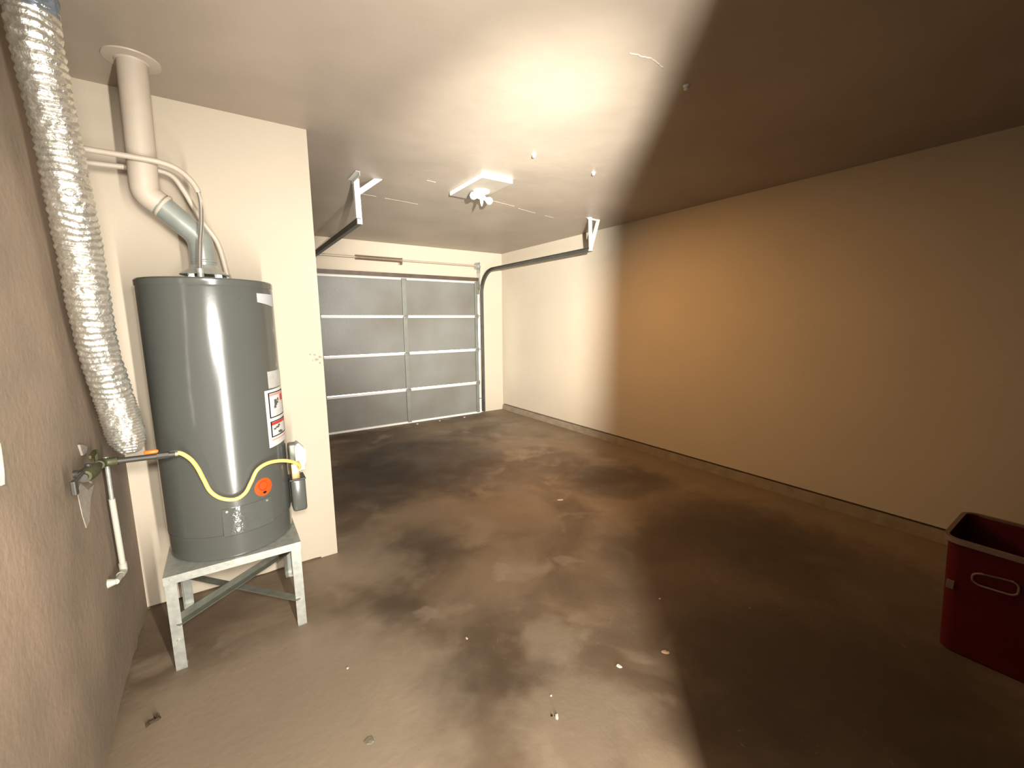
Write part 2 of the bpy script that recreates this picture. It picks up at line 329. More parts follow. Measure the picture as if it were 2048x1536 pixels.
# ------------------------------------------------------------------ garage door
door = bpy.data.objects.new('door_1', None); C.objects.link(door); door.location = (2.21, YB - 0.03, 0); door['kind'] = 'structure'; door['label'] = 'grey sectional garage door with four sections'
DX0, DX1, DY = 1.00, 3.412, YB - 0.012
zs = [0.012, 0.52, 1.06, 1.593, 2.13]
for i in range(4):
    z0, z1 = zs[i] + 0.004, zs[i + 1] - 0.004
    b = NB(); rnd = random.Random(i)
    nx, nz = 24, 6; V = [[b.verts.new((DX0 + (DX1 - DX0) * u / nx, DY - 0.014 + 0.0025 * noise.noise(Vector((u * 0.6, v * 0.8, i * 3.1))), z0 + (z1 - z0) * v / nz)) for v in range(nz + 1)] for u in range(nx + 1)]
    for u in range(nx):
        for v in range(nz): b.faces.new((V[u][v], V[u + 1][v], V[u + 1][v + 1], V[u][v + 1]))
    box(b, (DX0, DY - 0.010, z0), (DX1, DY, z1))
    sec = obj('door_section', b, M['door'], door, smooth=40)
    # folded top rail lips, one per bay, proud of the skin
    for x0, x1 in ((DX0 + 0.02, 2.165), (2.245, DX1 - 0.055)):
        b = box(NB(), (x0, DY - 0.050, z1 - 0.026), (x1, DY - 0.010, z1), 0.002)
        obj('rail', b, M['rail'], sec)
    if i < 3:
        for x0, x1 in ((DX0 + 0.02, 2.165), (2.245, DX1 - 0.055)):
            pass
    obj('stile', box(NB(), (2.175, DY - 0.046, z0), (2.235, DY - 0.010, z1 - 0.004), 0.003), M['stile'], sec)
    obj('stile', box(NB(), (DX1 - 0.05, DY - 0.046, z0), (DX1, DY - 0.010, z1 - 0.004), 0.003), M['stile'], sec)
    obj('stile', box(NB(), (DX0, DY - 0.046, z0), (DX0 + 0.05, DY - 0.010, z1 - 0.004), 0.003), M['stile'], sec)
def hinge(x, z):
    b = NB(); box(b, (x - 0.035, DY - 0.056, z - 0.04), (x + 0.035, DY - 0.050, z + 0.03), 0.001)
    tube(b, [(x - 0.035, DY - 0.060, z), (x + 0.035, DY - 0.060, z)], 0.007, 10); return b
for z in zs[1:4]:
    for x in (2.205, DX1 - 0.03, DX0 + 0.035): obj('hinge', hinge(x, z), M['stile'], door, smooth=40)
obj('bottom_seal', box(NB(), (DX0, DY - 0.040, 0.001), (DX1 + 0.01, DY - 0.004, 0.030), 0.004), M['seal'], door)
b = NB(); prism(b, [(DY - 0.075, 2.135), (DY - 0.068, 2.135), (DY - 0.068, 2.18), (DY - 0.004, 2.18), (DY - 0.004, 2.186), (DY - 0.075, 2.186)], DX0 - 0.01, DX1 + 0.01, 0)
obj('top_strut', b, M['strut'], door)
for z in (0.25, 1.06, 1.593, 2.03):
    b = NB(); tube(b, [(DX1 - 0.03, DY - 0.058, z), (3.478, DY - 0.058, z)], 0.006, 10); tube(b, [(3.468, DY - 0.058, z), (3.488, DY - 0.058, z)], 0.021, 16); obj('roller', b, M['galv_dark'], door, smooth=40)
# side seal closing the lower part of the gap
obj('side_seal', box(NB(), (DX1 + 0.001, DY - 0.006, 0.0), (DX1 + 0.058, DY + 0.006, 0.55), 0.002), M['seal'], door)
obj('side_seal', box(NB(), (DX1 + 0.001, DY - 0.006, 2.03), (DX1 + 0.058, DY + 0.006, 2.14), 0.002), M['stile'], door)

# ------------------------------------------------------------------ tracks
TZ, TYE = 2.29, 3.52
def track(x, mirror, label):
    t = thing('door_track', label, 'track', (x, DY - 0.07, 0), 'garage door tracks'); s = -1 if mirror else 1
    ytr = DY - 0.075; R_ = 0.36
    path = [(ytr, 0.03), (ytr, TZ - R_)] + [(ytr - R_ + R_ * math.cos(a), TZ - R_ + R_ * math.sin(a)) for a in [math.pi / 2 * k / 12 for k in range(1, 13)]] + [(TYE, TZ)]
    def seg(pts):
        b = NB(); n = len(pts); R = []
        for i, (y, z) in enumerate(pts):
            a = pts[max(i - 1, 0)]; c = pts[min(i + 1, n - 1)]; ty, tz = c[0] - a[0], c[1] - a[1]; L_ = math.hypot(ty, tz); ny, nz = -tz / L_, ty / L_
            prof = [(-0.022 * s, -0.024), (0.012 * s, -0.024), (0.014 * s, 0.024), (-0.022 * s, 0.024), (-0.022 * s, 0.019), (0.008 * s, 0.019), (0.008 * s, -0.019), (-0.022 * s, -0.019)]
            R.append([b.verts.new((x + u, y + ny * v, z + nz * v)) for u, v in prof])
        for i in range(n - 1):
            for k in range(8): b.faces.new((R[i][k], R[i][(k + 1) % 8], R[i + 1][(k + 1) % 8], R[i + 1][k]))
        b.faces.new(R[0][::-1]); b.faces.new(R[-1]); bmesh.ops.recalc_face_normals(b, faces=b.faces[:]); return b
    obj('vertical_rail', seg(path[:2]), M['track'], t); obj('curved_rail', seg(path[1:14]), M['track'], t, smooth=40); obj('horizontal_rail', seg(path[13:]), M['track'], t)
    for z in (0.35, 1.2, 1.85):
        obj('jamb_bracket', box(box(NB(), (x + 0.012 * s, ytr - 0.015, z - 0.03), (x + 0.016 * s, YB, z + 0.03)), (x + 0.012 * s, YB - 0.004, z - 0.03), (x + 0.045 * s, YB, z + 0.03)), M['galv_dark'], t)
    return t
tl = track(0.955, True, 'left overhead door track, partly hidden behind the partition corner')
tr = track(3.472, False, 'right door track curving from the floor up along the right wall')
def angle_bar(p, q, wd, th, n=Vector((0, 1, 0)), ext=0.0):
    """L-section bar between two points"""
    p = Vector(p); q = Vector(q); t = (q - p).normalized(); a = (n - t * n.dot(t)).normalized(); c = t.cross(a)
    prof = [(0, 0), (wd, 0), (wd, th), (th, th), (th, wd), (0, wd)]
    b = NB(); A = [b.verts.new(p + a * u + c * v) for u, v in prof]; B = [b.verts.new(q + a * u + c * v) for u, v in prof]
    for k in range(6): b.faces.new((A[k], A[(k + 1) % 6], B[(k + 1) % 6], B[k]))
    b.faces.new(A[::-1]); b.faces.new(B); bmesh.ops.recalc_face_normals(b, faces=b.faces[:]); return b
obj('hanger_strap', angle_bar((0.945, 3.53, 2.27), (0.930, 3.50, 2.598), 0.042, 0.004, Vector((1, 0, 0))), M['rail'], tl)
obj('hanger_brace', angle_bar((0.955, 3.50, 2.47), (1.125, 3.42, 2.598), 0.036, 0.004, Vector((0, 1, 0))), M['rail'], tl)
obj('ceiling_angle', angle_bar((0.93, 3.32, 2.597), (0.93, 3.55, 2.597), 0.03, 0.003, Vector((0, 0, -1))), M['rail'], tl)
obj('hanger_strap', angle_bar((3.462, 3.52, 2.27), (3.345, 3.42, 2.598), 0.028, 0.003, Vector((1, 0, 0))), M['rail'], tr)
obj('hanger_strap', angle_bar((3.462, 3.53, 2.27), (3.490, 3.44, 2.598), 0.028, 0.003, Vector((1, 0, 0))), M['rail'], tr)
obj('ceiling_angle', angle_bar((3.32, 3.43, 2.597), (3.52, 3.45, 2.597), 0.02, 0.003, Vector((0, 0, -1))), M['rail'], tr)

# ------------------------------------------------------------------ torsion spring assembly
ty, tz = YB - 0.085, 2.365
ts = thing('torsion_spring', 'counterbalance spring and shaft on the wall above the garage door', 'spring', (2.2, YB - 0.0012, tz))
obj('shaft', tube(NB(), [(0.99, ty, tz), (3.46, ty, tz)], 0.0125, 12), M['shaft'], ts, smooth=40)
b = NB(); pts = []
for i in range(0, 62 * 10 + 1):
    a = 2 * math.pi * i / 10; pts.append((1.56 + 0.60 * i / 620, ty + 0.026 * math.cos(a), tz + 0.026 * math.sin(a)))
obj('spring_coil', tube(b, pts, 0.0045, 6), M['spring'], ts, smooth=60)
b = NB(); lathe_pts = None
tube(b, [(1.545, ty, tz), (1.565, ty, tz)], 0.030, 20); obj('winding_cone', b, M['spring'], ts, smooth=40)
b = NB(); tube(b, [(2.155, ty, tz), (2.175, ty, tz)], 0.030, 20); box(b, (2.178, ty - 0.015, tz - 0.05), (2.184, YB - 0.0012, tz + 0.035), 0.001); box(b, (2.155, YB - 0.006, tz - 0.055), (2.21, YB - 0.0012, tz + 0.04), 0.001)
obj('centre_bracket', b, M['spring'], ts, smooth=40)
b = NB(); tube(b, [(3.372, ty, tz), (3.376, ty, tz), (3.380, ty, tz), (3.410, ty, tz), (3.414, ty, tz), (3.418, ty, tz)], [0.052, 0.052, 0.046, 0.046, 0.052, 0.052], 24)
obj('cable_drum', b, M['galv'], ts, smooth=40)
b = NB(); box(b, (3.430, ty - 0.03, tz - 0.10), (3.434, YB - 0.0012, tz + 0.06), 0.001); box(b, (3.434, YB - 0.005, tz - 0.30), (3.485, YB - 0.0012, tz + 0.05), 0.001)
obj('bearing_plate', b, M['galv'], ts)
b = NB(); box(b, (3.385, DY - 0.062, 1.93), (3.434, DY - 0.052, 2.12), 0.002); box(b, (3.41, DY - 0.09, 2.00), (3.455, DY - 0.052, 2.08), 0.002)
obj('top_fixture', b, M['galv_dark'], door)
obj('lift_cable', tube(NB(), [(3.425, ty - 0.046, tz), (3.428, DY - 0.062, 1.6), (3.43, DY - 0.062, 0.06)], 0.0016, 6), M['galv_dark'], ts)

# ------------------------------------------------------------------ ceiling light fixture
cl = thing('ceiling_light', 'bare ceiling lamp holder with white bulbs on a pale rectangular board', 'light', (1.84, 3.15, H))
b = NB(); b2 = [(1.695, 2.872), (1.972, 2.868), (1.990, 3.430), (1.700, 3.420)]
prism(b, b2, H - 0.032, H, 2); bmesh.ops.bevel(b, geom=b.edges[:], offset=0.003, segments=2, affect='EDGES')
mb = obj('mounting_board', b, [M['plate'], M['underside']], cl)
for p in mb.data.polygons:
    if p.normal.z < -0.9: p.material_index = 1
LX, LY = 1.862, 3.165; Z0 = H - 0.032
obj('lamp_holder', lathe(NB(), [(0.070, Z0), (0.068, Z0 - 0.012), (0.050, Z0 - 0.022), (0.030, Z0 - 0.030), (0.026, Z0 - 0.036)], LX, LY, 32), M['porcelain'], cl, smooth=50)
b = NB(); tube(b, [(LX, LY, Z0 - 0.034), (LX, LY, Z0 - 0.070)], 0.019, 20)
tube(b, [(LX - 0.03, LY, Z0 - 0.050), (LX + 0.03, LY, Z0 - 0.050)], 0.016, 16)
obj('socket_splitter', b, M['porcelain'], cl, smooth=40)
def bulb(p, d, L_=0.085, R_=0.031):
    d = Vector(d).normalized(); p = Vector(p); prof = [(0.0, 0.013), (0.012, 0.0135), (0.022, 0.016), (0.036, 0.026), (0.050, R_), (0.064, R_ * 0.95), (0.074, R_ * 0.72), (0.081, R_ * 0.42), (0.085, 0.003)]
    return tube(NB(), [p + d * (s * L_ / 0.085) for s, r in prof], [r for s, r in prof], 24)
obj('bulb', bulb((LX - 0.022, LY, Z0 - 0.048), (-1, 0.05, 0.02)), M['bulb'], cl, smooth=60)
obj('bulb', bulb((LX + 0.022, LY, Z0 - 0.054), (1, 0.05, -0.22)), M['bulb'], cl, smooth=60)
pl = bpy.data.lights.new('bulb_light', 'SPOT'); pl.energy = 108.0; pl.color = (1.0, 0.50, 0.14); pl.shadow_soft_size = 0.04; pl.spot_size = math.radians(134); pl.spot_blend = 1.0  # added warm spot lighting the right wall; the bulbs themselves emit nothing
po = bpy.data.objects.new('bulb_light', pl); C.objects.link(po); po.location = (LX + 0.09, LY, Z0 - 0.13)
po.rotation_euler = (Vector((3.9, 2.25, -0.35)) - po.location).to_track_quat('-Z', 'Y').to_euler()
b = NB(); tube(b, [(LX, LY, Z0 - 0.066), (LX, LY, Z0 - 0.078), (LX, LY, Z0 - 0.095), (LX, LY, Z0 - 0.112), (LX, LY, Z0 - 0.120)], [0.012, 0.013, 0.012, 0.006, 0.002], 16)
obj('centre_tip', b, M['bulb'], cl, smooth=60)
# white anchors in the ceiling
def anchor(x, y, label):
    a = thing('ceiling_anchor', label, 'anchor', (x, y, H), 'small white anchors in the ceiling')
    obj('collar', lathe(NB(), [(0.016, H), (0.015, H - 0.004), (0.010, H - 0.008)], x, y, 20), M['porcelain'], a, smooth=50)
    obj('knob', lathe(NB(), [(0.008, H - 0.006), (0.011, H - 0.010), (0.011, H - 0.016), (0.005, H - 0.020)], x, y, 20), M['porcelain'], a, smooth=50)
anchor(1.811, 2.385, 'small white ceiling anchor nearest the lamp board')
anchor(2.392, 2.417, 'small white ceiling anchor right of the lamp board, towards the right wall')
anchor(1.908, 1.328, 'small white ceiling anchor highest in the picture, near the scratch')

# ------------------------------------------------------------------ water heater stand
SX0, SX1, SY0, SY1, SZ = -0.302, 0.222, 2.196, 2.726, 0.445
st = thing('water_heater_stand', 'galvanised steel stand with angle legs under the water heater', 'stand', (-0.04, 2.46, 0))
obj('top_plate', box(NB(), (SX0, SY0, SZ - 0.003), (SX1, SY1, SZ)), M['galv'], st)
a = 0.036
obj('apron', box(NB(), (SX0 - 0.003, SY0 - 0.003, SZ - a), (SX1 + 0.003, SY0, SZ)), M['galv'], st)
obj('apron', box(NB(), (SX0 - 0.003, SY1, SZ - a), (SX1 + 0.003, SY1 + 0.003, SZ)), M['galv'], st)
obj('apron', box(NB(), (SX0 - 0.003, SY0, SZ - a), (SX0, SY1, SZ)), M['galv'], st)
obj('apron', box(NB(), (SX1, SY0, SZ - a), (SX1 + 0.003, SY1, SZ)), M['galv'], st)
lw = 0.041
for x, y, sx, sy in ((SX0, SY0, 1, 1), (SX1, SY0, -1, 1), (SX0, SY1, 1, -1), (SX1, SY1, -1, -1)):
    b = prism(NB(), [(x, y), (x + sx * lw, y), (x + sx * lw, y + sy * 0.003), (x + sx * 0.003, y + sy * 0.003), (x + sx * 0.003, y + sy * lw), (x, y + sy * lw)], 0.004, SZ - 0.003, 2)
    lg = obj('leg', b, M['galv'], st)
    b = box(NB(), (min(x, x + sx * lw), min(y, y + sy * lw), 0.0), (max(x, x + sx * lw), max(y, y + sy * lw), 0.006), 0.001)
    obj('foot', b, M['galv'], lg)
    for zz in (SZ - 0.018, 0.14):
        obj('bolt', tube(NB(), [(x + sx * 0.022, y - sy * 0.001, zz), (x + sx * 0.022, y - sy * 0.006, zz)], 0.006, 8), M['galv'], lg)
obj('brace', angle_bar((SX0 + 0.01, SY0 + 0.01, 0.215), (SX1 - 0.01, SY1 - 0.01, 0.16), 0.036, 0.003, Vector((0, 0, 1))), M['galv_dark'], st)
obj('brace', angle_bar((SX1 - 0.01, SY0 + 0.01, 0.150), (SX0 + 0.01, SY1 - 0.01, 0.20), 0.036, 0.003, Vector((0, 0, -1))), M['galv_dark'], st)
obj('brace_bolt', tube(NB(), [(-0.04, 2.46, 0.165), (-0.04, 2.46, 0.19)], 0.007, 8), M['groove'], st)

# ------------------------------------------------------------------ water heater
CX, CY, CR = -0.0386, 2.4697, 0.262
wh = thing('water_heater', 'tall grey cylindrical gas water heater on its metal stand', 'water heater', (CX, CY, SZ))
TB, TT = SZ, 1.703
prof = [(0.20, TB + 0.001), (CR - 0.012, TB + 0.001), (CR - 0.004, TB + 0.004), (CR - 0.003, TB + 0.105), (CR - 0.006, TB + 0.109), (CR - 0.006, TB + 0.113), (CR, TB + 0.118), (CR, TT - 0.040), (CR - 0.001, TT - 0.034), (CR + 0.0015, TT - 0.030), (CR + 0.0015, TT - 0.008), (CR - 0.003, TT - 0.002), (CR - 0.010, TT), (0.15, TT + 0.004), (0.02, TT + 0.006)]
obj('tank', lathe(NB(), prof, CX, CY, 128), M['tank'], wh, smooth=35)
def cpatch(az0, az1, z0, z1, off, th, m, name, parent, fz=None, seg=10, smooth=40, tilt=0.0):
    """curved plate on the tank between two azimuths (degrees, 0 = towards the viewer)"""
    b = NB(); r0 = CR + off; r1 = r0 + th; ring = []
    for k in range(seg + 1):
        t = k / seg; a = math.radians(az0 + (az1 - az0) * t); za, zb = (z0, z1) if fz is None else fz(t)
        ring.append([b.verts.new((CX + r * math.sin(a), CY - r * math.cos(a), z)) for r, z in ((r0, za), (r1 + tilt, za), (r1, zb), (r0, zb))])
    for k in range(seg):
        for j in range(4): b.faces.new((ring[k][j], ring[k][(j + 1) % 4], ring[k + 1][(j + 1) % 4], ring[k + 1][j]))
    b.faces.new(ring[0]); b.faces.new(ring[-1][::-1]); bmesh.ops.recalc_face_normals(b, faces=b.faces[:])
    return obj(name, b, m, parent, smooth=smooth)
def cellipse(azc, zc, ra, rz, off, th, m, name, parent, n=28):
    b = NB(); r0 = CR + off; r1 = r0 + th; A = []; B = []
    for k in range(n):
        t = 2 * math.pi * k / n; a = math.radians(azc + ra * math.cos(t)); z = zc + rz * math.sin(t)
        A.append(b.verts.new((CX + r1 * math.sin(a), CY - r1 * math.cos(a), z))); B.append(b.verts.new((CX + r0 * math.sin(a), CY - r0 * math.cos(a), z)))
    # fan of strips to follow the curve
    for k in range(n // 2 - 1):
        i0, i1 = k, k + 1; j0, j1 = (n - 1 - k) % n, (n - 2 - k) % n
        b.faces.new((A[i0], A[i1], A[j1], A[j0])) if len({A[i0], A[i1], A[j1], A[j0]}) == 4 else None
    for k in range(n): b.faces.new((A[k], A[(k + 1) % n], B[(k + 1) % n], B[k]))
    bmesh.ops.recalc_face_normals(b, faces=b.faces[:]); return obj(name, b, m, parent)
# access panel
ap = cpatch(-8, 36.5, 0.560, 0.684, 0.0, 0.004, M['tank2'], 'access_panel', wh, seg=20, tilt=0.009)
ap['label'] = 'glossy curved access panel near the bottom of the tank'
cpatch(-7, 35.5, 0.553, 0.560, -0.002, 0.0035, M['groove'], 'panel_shadow_gap', ap, seg=20)
for az_ in (-4, 32): 
    a_ = math.radians(az_); obj('screw', tube(NB(), [(CX + (CR + 0.003) * math.sin(a_), CY - (CR + 0.003) * math.cos(a_), 0.672), (CX + (CR + 0.007) * math.sin(a_), CY - (CR + 0.007) * math.cos(a_), 0.672)], 0.005, 10), M['galv'], ap)
# seam line under the top
cpatch(-14, 14, TT - 0.0405, TT - 0.0375, 0.0, 0.0012, M['groove'], 'seam_line', wh, seg=12)
# stickers
tp = cpatch(44, 78, 1.592, 1.644, 0.0, 0.0012, M['grey_tape'], 'tape_strip', wh, fz=lambda t: (1.605 - 0.016 * min(1, t * 1.3), 1.645), seg=8); tp['label'] = 'pale grey tape wrapped over the top of the tank'
sl = cpatch(48.5, 84, 1.200, 1.281, 0.0, 0.0012, M['silver_label'], 'silver_label', wh); sl['label'] = 'crinkled silver label'
wl = cpatch(42, 82, 0.915, 1.192, 0.0, 0.0012, M['white'], 'warning_label', wh, seg=12, fz=lambda t: (0.915 + 0.008 * t, 1.192 + 0.004 * t)); wl['label'] = 'white safety label with two black framed pictures and red headings'
def frame(a0, a1, z0, z1, dz=0.0048, da=1.6):
    for q in ((a0, a1, z0, z0 + dz), (a0, a1, z1 - dz, z1), (a0, a0 + da, z0, z1), (a1 - da, a1, z0, z1)):
        cpatch(q[0], q[1], q[2], q[3], 0.0012, 0.0006, M['black'], 'printed_frame', wl, seg=8)
frame(46, 80, 1.056, 1.180); frame(46, 80, 0.962, 1.040)
cpatch(47.5, 78.5, 1.163, 1.172, 0.0012, 0.0006, M['pink_print'], 'printed_heading', wl)
cpatch(68, 78.5, 1.128, 1.160, 0.0012, 0.0006, M['red_print'], 'printed_heading', wl, seg=4)
cpatch(47.5, 78.5, 1.020, 1.034, 0.0012, 0.0006, M['red_print'], 'printed_heading', wl)
cpatch(46.5, 80, 0.946, 0.952, 0.0012, 0.0006, M['pink_print'], 'printed_heading', wl)
for q in ((55, 60, 1.112, 1.142), (57, 63, 1.120, 1.130), (54, 58, 1.100, 1.112), (61, 64, 1.132, 1.146)): cpatch(*q, 0.0012, 0.0006, M['ink'], 'printed_picture', wl, seg=2)
for q in ((50, 54, 0.996, 1.004), (54, 60, 1.000, 1.009), (58, 62, 1.006, 1.016), (58, 65, 0.974, 0.984), (61, 68, 0.969, 0.977)): cpatch(*q, 0.0012, 0.0006, M['ink'], 'printed_picture', wl, seg=2)
for q in ((48, 74, 1.084, 1.086), (48, 70, 1.076, 1.078), (48, 72, 1.068, 1.070), (48, 66, 0.937, 0.939), (48, 72, 0.931, 0.933), (48, 60, 0.925, 0.927)): cpatch(*q, 0.0012, 0.0006, M['grey_print'], 'printed_text', wl, seg=6)
os_ = cellipse(30.5, 0.741, 9.3, 0.043, 0.0, 0.0014, M['sticker'], 'orange_sticker', wh); os_['label'] = 'round orange sticker with a dark mark'
cellipse(30.0, 0.748, 4.6, 0.024, 0.0014, 0.0005, M['sticker_dark'], 'printed_mark', os_)
cellipse(30.2, 0.749, 3.9, 0.019, 0.0019, 0.0005, M['sticker'], 'printed_mark', os_)
cellipse(31.2, 0.714, 2.0, 0.006, 0.0014, 0.0006, M['black'], 'printed_mark', os_, 12)
# faint handwriting "20"-like strokes above
b = NB()
def stroke(pts):
    P = []
    for a_, z_ in pts:
        a_ = math.radians(a_); P.append((CX + (CR + 0.0003) * math.sin(a_), CY - (CR + 0.0003) * math.cos(a_), z_))
    tube(b, P, 0.0011, 5)
stroke([(24.5, 1.634), (26.0, 1.640), (27.0, 1.634), (25.2, 1.622), (24.2, 1.615), (27.6, 1.615)])
stroke([(31.0, 1.640), (29.4, 1.630), (29.2, 1.618), (30.8, 1.614), (31.6, 1.620), (30.4, 1.626), (29.2, 1.622)])
stroke([(14.5, 1.628), (17.0, 1.628)]); stroke([(18.5, 1.636), (19.5, 1.616)]); stroke([(35.5, 1.634), (36.6, 1.630)])
obj('handwriting', b, M['ink'], wh)
# gas control valve on the right of the tank
vb = obj('gas_valve_box', box(NB(), (0.222, 2.360, 0.530), (0.290, 2.455, 0.705), 0.014), M['tank'], wh, smooth=40); vb['label'] = 'small grey box low on the right of the tank'
obj('cover_lip', box(NB(), (0.215, 2.356, 0.700), (0.292, 2.459, 0.709), 0.003), M['groove'], vb)
b = NB(); box(b, (0.226, 2.372, 0.790), (0.276, 2.440, 0.890), 0.008)
cb = obj('thermostat', b, M['galv_dark'], wh, smooth=40)
b = NB(); prism(b, [(0.252, 0.770), (0.290, 0.776), (0.300, 0.800), (0.300, 0.860), (0.268, 0.900), (0.250, 0.880)], 2.352, 2.432, 1); bmesh.ops.bevel(b, geom=b.edges[:], offset=0.004, segments=2, affect='EDGES')
obj('thermostat_cover', b, M['white_plastic'], cb)['label'] = 'white thermostat cover'
obj('control_knob', tube(NB(), [(0.262, 2.36, 0.792), (0.262, 2.34, 0.792)], 0.017, 20), M['brass'], cb, smooth=40)
obj('thermostat_base', box(NB(), (0.228, 2.366, 0.706), (0.268, 2.440, 0.790), 0.004), M['brass'], cb, smooth=40)
obj('gas_inlet', tube(NB(), [(0.262, 2.36, 0.765), (0.290, 2.36, 0.765)], 0.013, 12), M['white_plastic'], cb, smooth=40)
# draft hood
VX, VY = -0.045, 2.50
obj('draft_hood', lathe(NB(), [(0.095, TT + 0.030), (0.097, TT + 0.033), (0.078, TT + 0.048), (0.060, TT + 0.060), (0.054, TT + 0.075), (0.050, TT + 0.075), (0.050, TT + 0.034)], VX, VY, 48), M['galv'], wh, smooth=40)
for k in range(4):
    a_ = math.radians(-40 + 90 * k); x, y = VX + 0.074 * math.sin(a_), VY - 0.074 * math.cos(a_)
    obj('hood_leg', box(NB(), (x - 0.009, y - 0.0015, TT - 0.002), (x + 0.009, y + 0.0015, TT + 0.040)), M['chrome'], wh)
for x, y in ((-0.058, 2.385), (0.045, 2.62)):
    obj('pipe_nipple', tube(NB(), [(x, y, TT - 0.002), (x, y, TT + 0.028), (x, y, TT + 0.0281), (x, y, TT + 0.05)], [0.013, 0.013, 0.016, 0.016], 16), M['galv'], wh, smooth=40)

# ------------------------------------------------------------------ vent pipe
vp = thing('vent_pipe', 'round vent pipe, cream above and grey below, rising from the heater to the ceiling', 'vent pipe', (VX, VY, TT + 0.07))
VR = 0.050
lower = fillet_path([(VX, VY, TT + 0.0755), (VX - 0.002, VY, 1.905), (-0.190, VY, 2.042)], 0.045, 4)
obj('grey_segment', tube(NB(), lower[:-1] + [lower[-1]], VR, 32), M['vent_grey'], vp, smooth=30)['label'] = 'glossy grey lower elbow'
for zc, ang in ((1.79, None),):
    obj('crimp_ring', lathe(NB(), [(VR - 0.001, zc), (VR + 0.003, zc + 0.004), (VR + 0.003, zc + 0.010), (VR - 0.001, zc + 0.014)], VX, VY, 32), M['vent_grey'], vp, smooth=60)
upper = fillet_path([(-0.178, VY, 2.033), (-0.226, VY, 2.070), (-0.222, VY, 2.20), (-0.212, VY - 0.01, 2.598)], 0.03, 4)
obj('cream_segment', tube(NB(), upper, VR + 0.002, 32), M['cream'], vp, smooth=30)['label'] = 'cream painted upper pipe'
d_ = Vector((-0.06, 0, 0.044)).normalized(); p_ = Vector((-0.165, VY, 2.024))
obj('crimp_ring', tube(NB(), [p_ - d_ * 0.004, p_, p_ + d_ * 0.008, p_ + d_ * 0.012], [VR, VR + 0.005, VR + 0.005, VR], 32), M['cream'], vp, smooth=60)
obj('ceiling_collar', lathe(NB(), [(0.098, H), (0.096, H - 0.005), (0.060, H - 0.010), (0.056, H - 0.016), (0.052, H - 0.016)], -0.212, VY - 0.005, 48), M['cream'], vp, smooth=40)['label'] = 'round flange where the pipe meets the ceiling'

# ------------------------------------------------------------------ water pipes
p1 = thing('water_pipe', 'water pipe curving in front of the vent down to the heater top, bright below', 'pipe', (-0.058, 2.40, TT), 'water pipes above the heater')
pa = smooth_path([(XL, 2.42, 2.197), (-0.377, 2.42, 2.195), (-0.236, 2.415, 2.192), (-0.150, 2.415, 2.187), (-0.092, 2.415, 2.166), (-0.048, 2.41, 2.118), (-0.030, 2.405, 2.056), (-0.034, 2.40, 1.96), (-0.045, 2.395, 1.88)], 8)
obj('painted_pipe', tube(NB(), pa[:46], 0.0115, 14), M['cream'], p1, smooth=50)
obj('bright_tube', tube(NB(), pa[45:] + smooth_path([pa[-1], (-0.054, 2.39, 1.80), (-0.058, 2.385, TT + 0.0505)], 6)[1:], 0.0095, 14), M['chrome'], p1, smooth=50)['label'] = 'bright metal tube'
p2 = thing('water_pipe', 'cream water pipe passing behind the vent, the lower of the two', 'pipe', (0.045, 2.62, TT), 'water pipes above the heater')
pb = smooth_path([(XL, 2.58, 2.188), (-0.400, 2.58, 2.187), (-0.273, 2.58, 2.192), (-0.180, 2.58, 2.198), (-0.126, 2.58, 2.180), (-0.092, 2.585, 2.126), (-0.064, 2.59, 2.064), (-0.03, 2.60, 1.99), (0.02, 2.615, 1.90), (0.045, 2.62, TT + 0.0505)], 8)
obj('painted_pipe', tube(NB(), pb, 0.0115, 14), M['cream'], p2, smooth=50)

